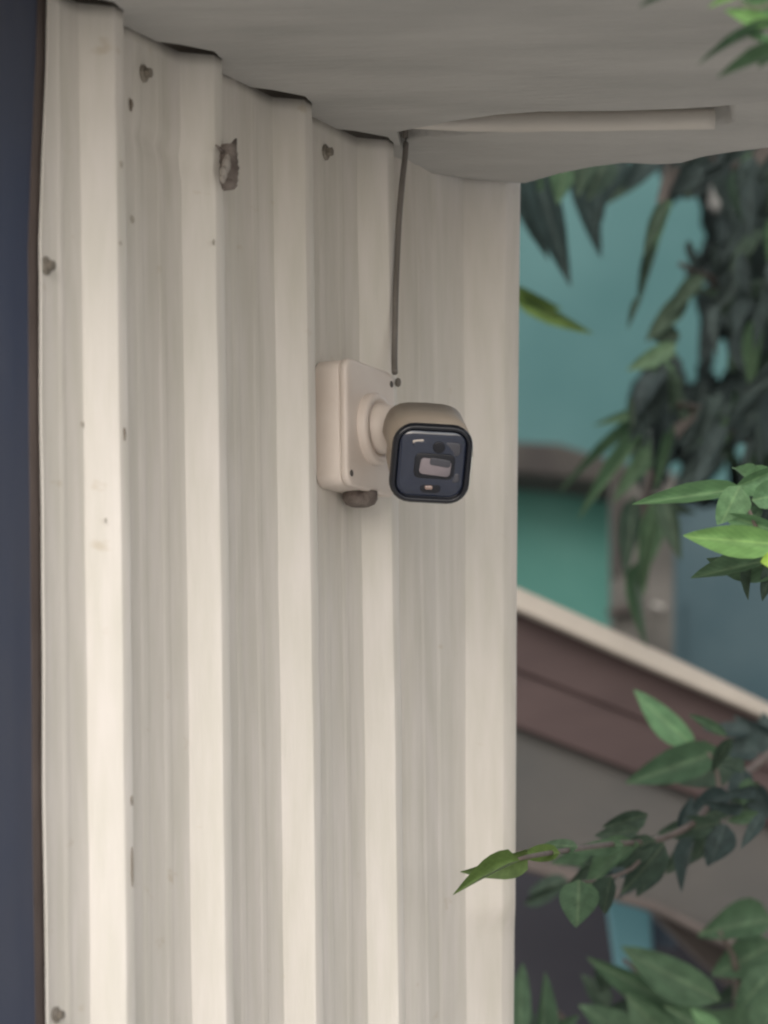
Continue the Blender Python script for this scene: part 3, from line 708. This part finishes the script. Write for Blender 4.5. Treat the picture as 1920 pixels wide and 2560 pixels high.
# --- leaves hanging in front of the soffit, top right
tp = thing('overhead_twig', 'slender bright green twig hanging in front of the soffit at top right', 'twig', P(2000,-60,3.0))
stempx('stem', tp, [(2050,-90,3.0),(1960,-10,3.0),(1900,20,3.0),(1850,10,3.0)], .0025, .001, M_stem)
for p0, p1, w, m, r in [((1900,-30),(1752,8),30,L_bright,.3), ((1945,60),(1800,20),44,L_bright,.2), ((1960,30),(1840,0),60,L_soft,.1), ((1960,60),(1725,118),26,L_mid,.6),
    ((1940,120),(1830,70),18,L_soft,.7), ((1980,130),(1790,190),40,L_mid,.5), ((1990,100),(1880,160),60,L_mid,.4), ((1700,-20),(1590,14),12,L_mid,.7), ((1980,0),(1880,-20),60,L_mid,.2)]:
    leafpx(tp, p0, p1, w, 3.0, m, .02, r)

# --- the shade tree behind
random.seed(11)
tr = thing('mango_tree', 'tall dark leafy tree with drooping narrow leaves in front of the teal wall', 'tree', P(2150,2560,6.9))
stempx('trunk', tr, [(2160,2900,7.0),(2120,2200,7.0),(2060,1500,7.0),(2000,900,6.9),(1950,300,6.8),(1930,-300,6.8)], .09, .05, M_bark)
limbs = [[(1990,850,6.8),(1880,760,6.6),(1780,700,6.5),(1700,660,6.4)], [(1970,500,6.8),(1850,420,6.6),(1700,380,6.4),(1500,330,6.2),(1330,320,6.1)],
         [(2040,1250,6.9),(1900,1120,6.6),(1760,1030,6.4),(1640,1000,6.3)], [(1700,380,6.4),(1660,480,6.35),(1640,580,6.3)], [(1760,1030,6.4),(1660,1120,6.3),(1610,1260,6.2),(1600,1440,6.2)]]
for l in limbs: stempx('branch', tr, l, .016, .004, M_bark)
cnt = 0
for p0, p1, w, m, r in [
    ((1330,380),(1412,700),95,L_blue,.1), ((1310,380),(1330,600),90,L_blue,.2), ((1400,380),(1352,560),80,L_mid,.1), ((1420,380),(1390,500),80,L_mid,.2), ((1300,400),(1345,640),70,L_blue,.3),
    ((1440,360),(1500,640),80,L_blue,.15), ((1500,360),(1490,560),90,L_blue,.1), ((1520,390),(1470,500),90,L_dark,.2), ((1560,390),(1500,520),80,L_blue,.2), ((1640,400),(1510,500),60,L_dark,.2),
    ((1640,380),(1560,470),70,L_blue,.1), ((1480,360),(1440,480),70,L_dark,.2),
    ((1665,500),(1608,640),40,L_dark,.2), ((1680,500),(1630,620),34,L_mid,.3), ((1645,600),(1592,770),34,L_dark,.2), ((1600,740),(1564,816),20,L_dark,.3), ((1720,600),(1738,680),26,L_blue,.2),
    ((1690,860),(1570,926),56,L_mid,.2), ((1700,840),(1620,840),60,L_dark,.2), ((1720,730),(1615,850),60,L_dark,.3), ((1760,690),(1660,780),50,L_dark,.3), ((1690,880),(1610,1010),70,L_dark,.2),
    ((1700,1000),(1484,1060),40,L_mid,.2), ((1690,1010),(1380,1176),34,L_mid,.5), ((1640,1050),(1440,1290),46,L_mid,.4), ((1660,1040),(1500,1190),40,L_dark,.4), ((1660,1080),(1530,1250),56,L_mid,.3),
    ((1590,1240),(1560,1440),60,L_dark,.3), ((1640,1250),(1620,1420),80,L_mid,.2), ((1660,1230),(1700,1400),60,L_dark,.3), ((1600,1400),(1612,1620),26,L_mid,.5), ((1640,1260),(1590,1480),50,L_mid,.3),
    ((1620,1240),(1740,1290),36,L_dark,.4)]:
    leafpx(tr, p0, p1, w, random.uniform(5.9,6.5), m, .0, r); cnt += 1
leafpx(tr, (1285,735), (1480,838), 46, 6.0, L_olive, 0, .3, 0); leafpx(tr, (1290,745), (1392,818), 30, 6.0, L_mid, 0, .4, 2); leafpx(tr, (1280,715), (1400,780), 40, 6.0, L_olive, 0, .2, 1)
gaps = [(1712,590,58,92),(1722,850,38,130),(1802,908,38,62),(1793,492,36,46),(1610,690,70,60),(1662,830,30,60),(1770,700,18,60),(1860,1120,30,40),(1690,1170,30,40),(1800,1210,50,30)]
def inside(x, y):
    lim = [(380,1640),(520,1660),(640,1680),(720,1700),(860,1680),(940,1610),(1020,1560),(1100,1560),(1180,1600),(1240,1620),(1300,1860),(1400,1940)]
    if y < 330 or y > 1380: return False
    L = 1640
    for (y0,x0),(y1,x1) in zip(lim, lim[1:]):
        if y0 <= y <= y1: L = x0+(x1-x0)*(y-y0)/(y1-y0)
    if x < L: return False
    return all(((x-a)/c)**2+((y-b)/d)**2 > 1 for a, b, c, d in gaps)
def rand_leaf():
    while True:
        x, y = random.uniform(1540,1990), random.uniform(330,1390)
        L = random.uniform(90,190); an = math.radians(random.gauss(112, 26)); ex, ey = x+L*math.cos(an), y+L*math.sin(an)
        if all(inside(x+(ex-x)*t, y+(ey-y)*t) for t in (0,.35,.7,1)): return (x,y),(ex,ey),random.uniform(30,62)
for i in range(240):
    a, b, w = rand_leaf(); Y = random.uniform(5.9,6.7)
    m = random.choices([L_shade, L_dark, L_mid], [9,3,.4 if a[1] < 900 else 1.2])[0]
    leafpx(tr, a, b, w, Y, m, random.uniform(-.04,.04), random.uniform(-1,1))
# the mass of small leaves deeper in the crown: one object
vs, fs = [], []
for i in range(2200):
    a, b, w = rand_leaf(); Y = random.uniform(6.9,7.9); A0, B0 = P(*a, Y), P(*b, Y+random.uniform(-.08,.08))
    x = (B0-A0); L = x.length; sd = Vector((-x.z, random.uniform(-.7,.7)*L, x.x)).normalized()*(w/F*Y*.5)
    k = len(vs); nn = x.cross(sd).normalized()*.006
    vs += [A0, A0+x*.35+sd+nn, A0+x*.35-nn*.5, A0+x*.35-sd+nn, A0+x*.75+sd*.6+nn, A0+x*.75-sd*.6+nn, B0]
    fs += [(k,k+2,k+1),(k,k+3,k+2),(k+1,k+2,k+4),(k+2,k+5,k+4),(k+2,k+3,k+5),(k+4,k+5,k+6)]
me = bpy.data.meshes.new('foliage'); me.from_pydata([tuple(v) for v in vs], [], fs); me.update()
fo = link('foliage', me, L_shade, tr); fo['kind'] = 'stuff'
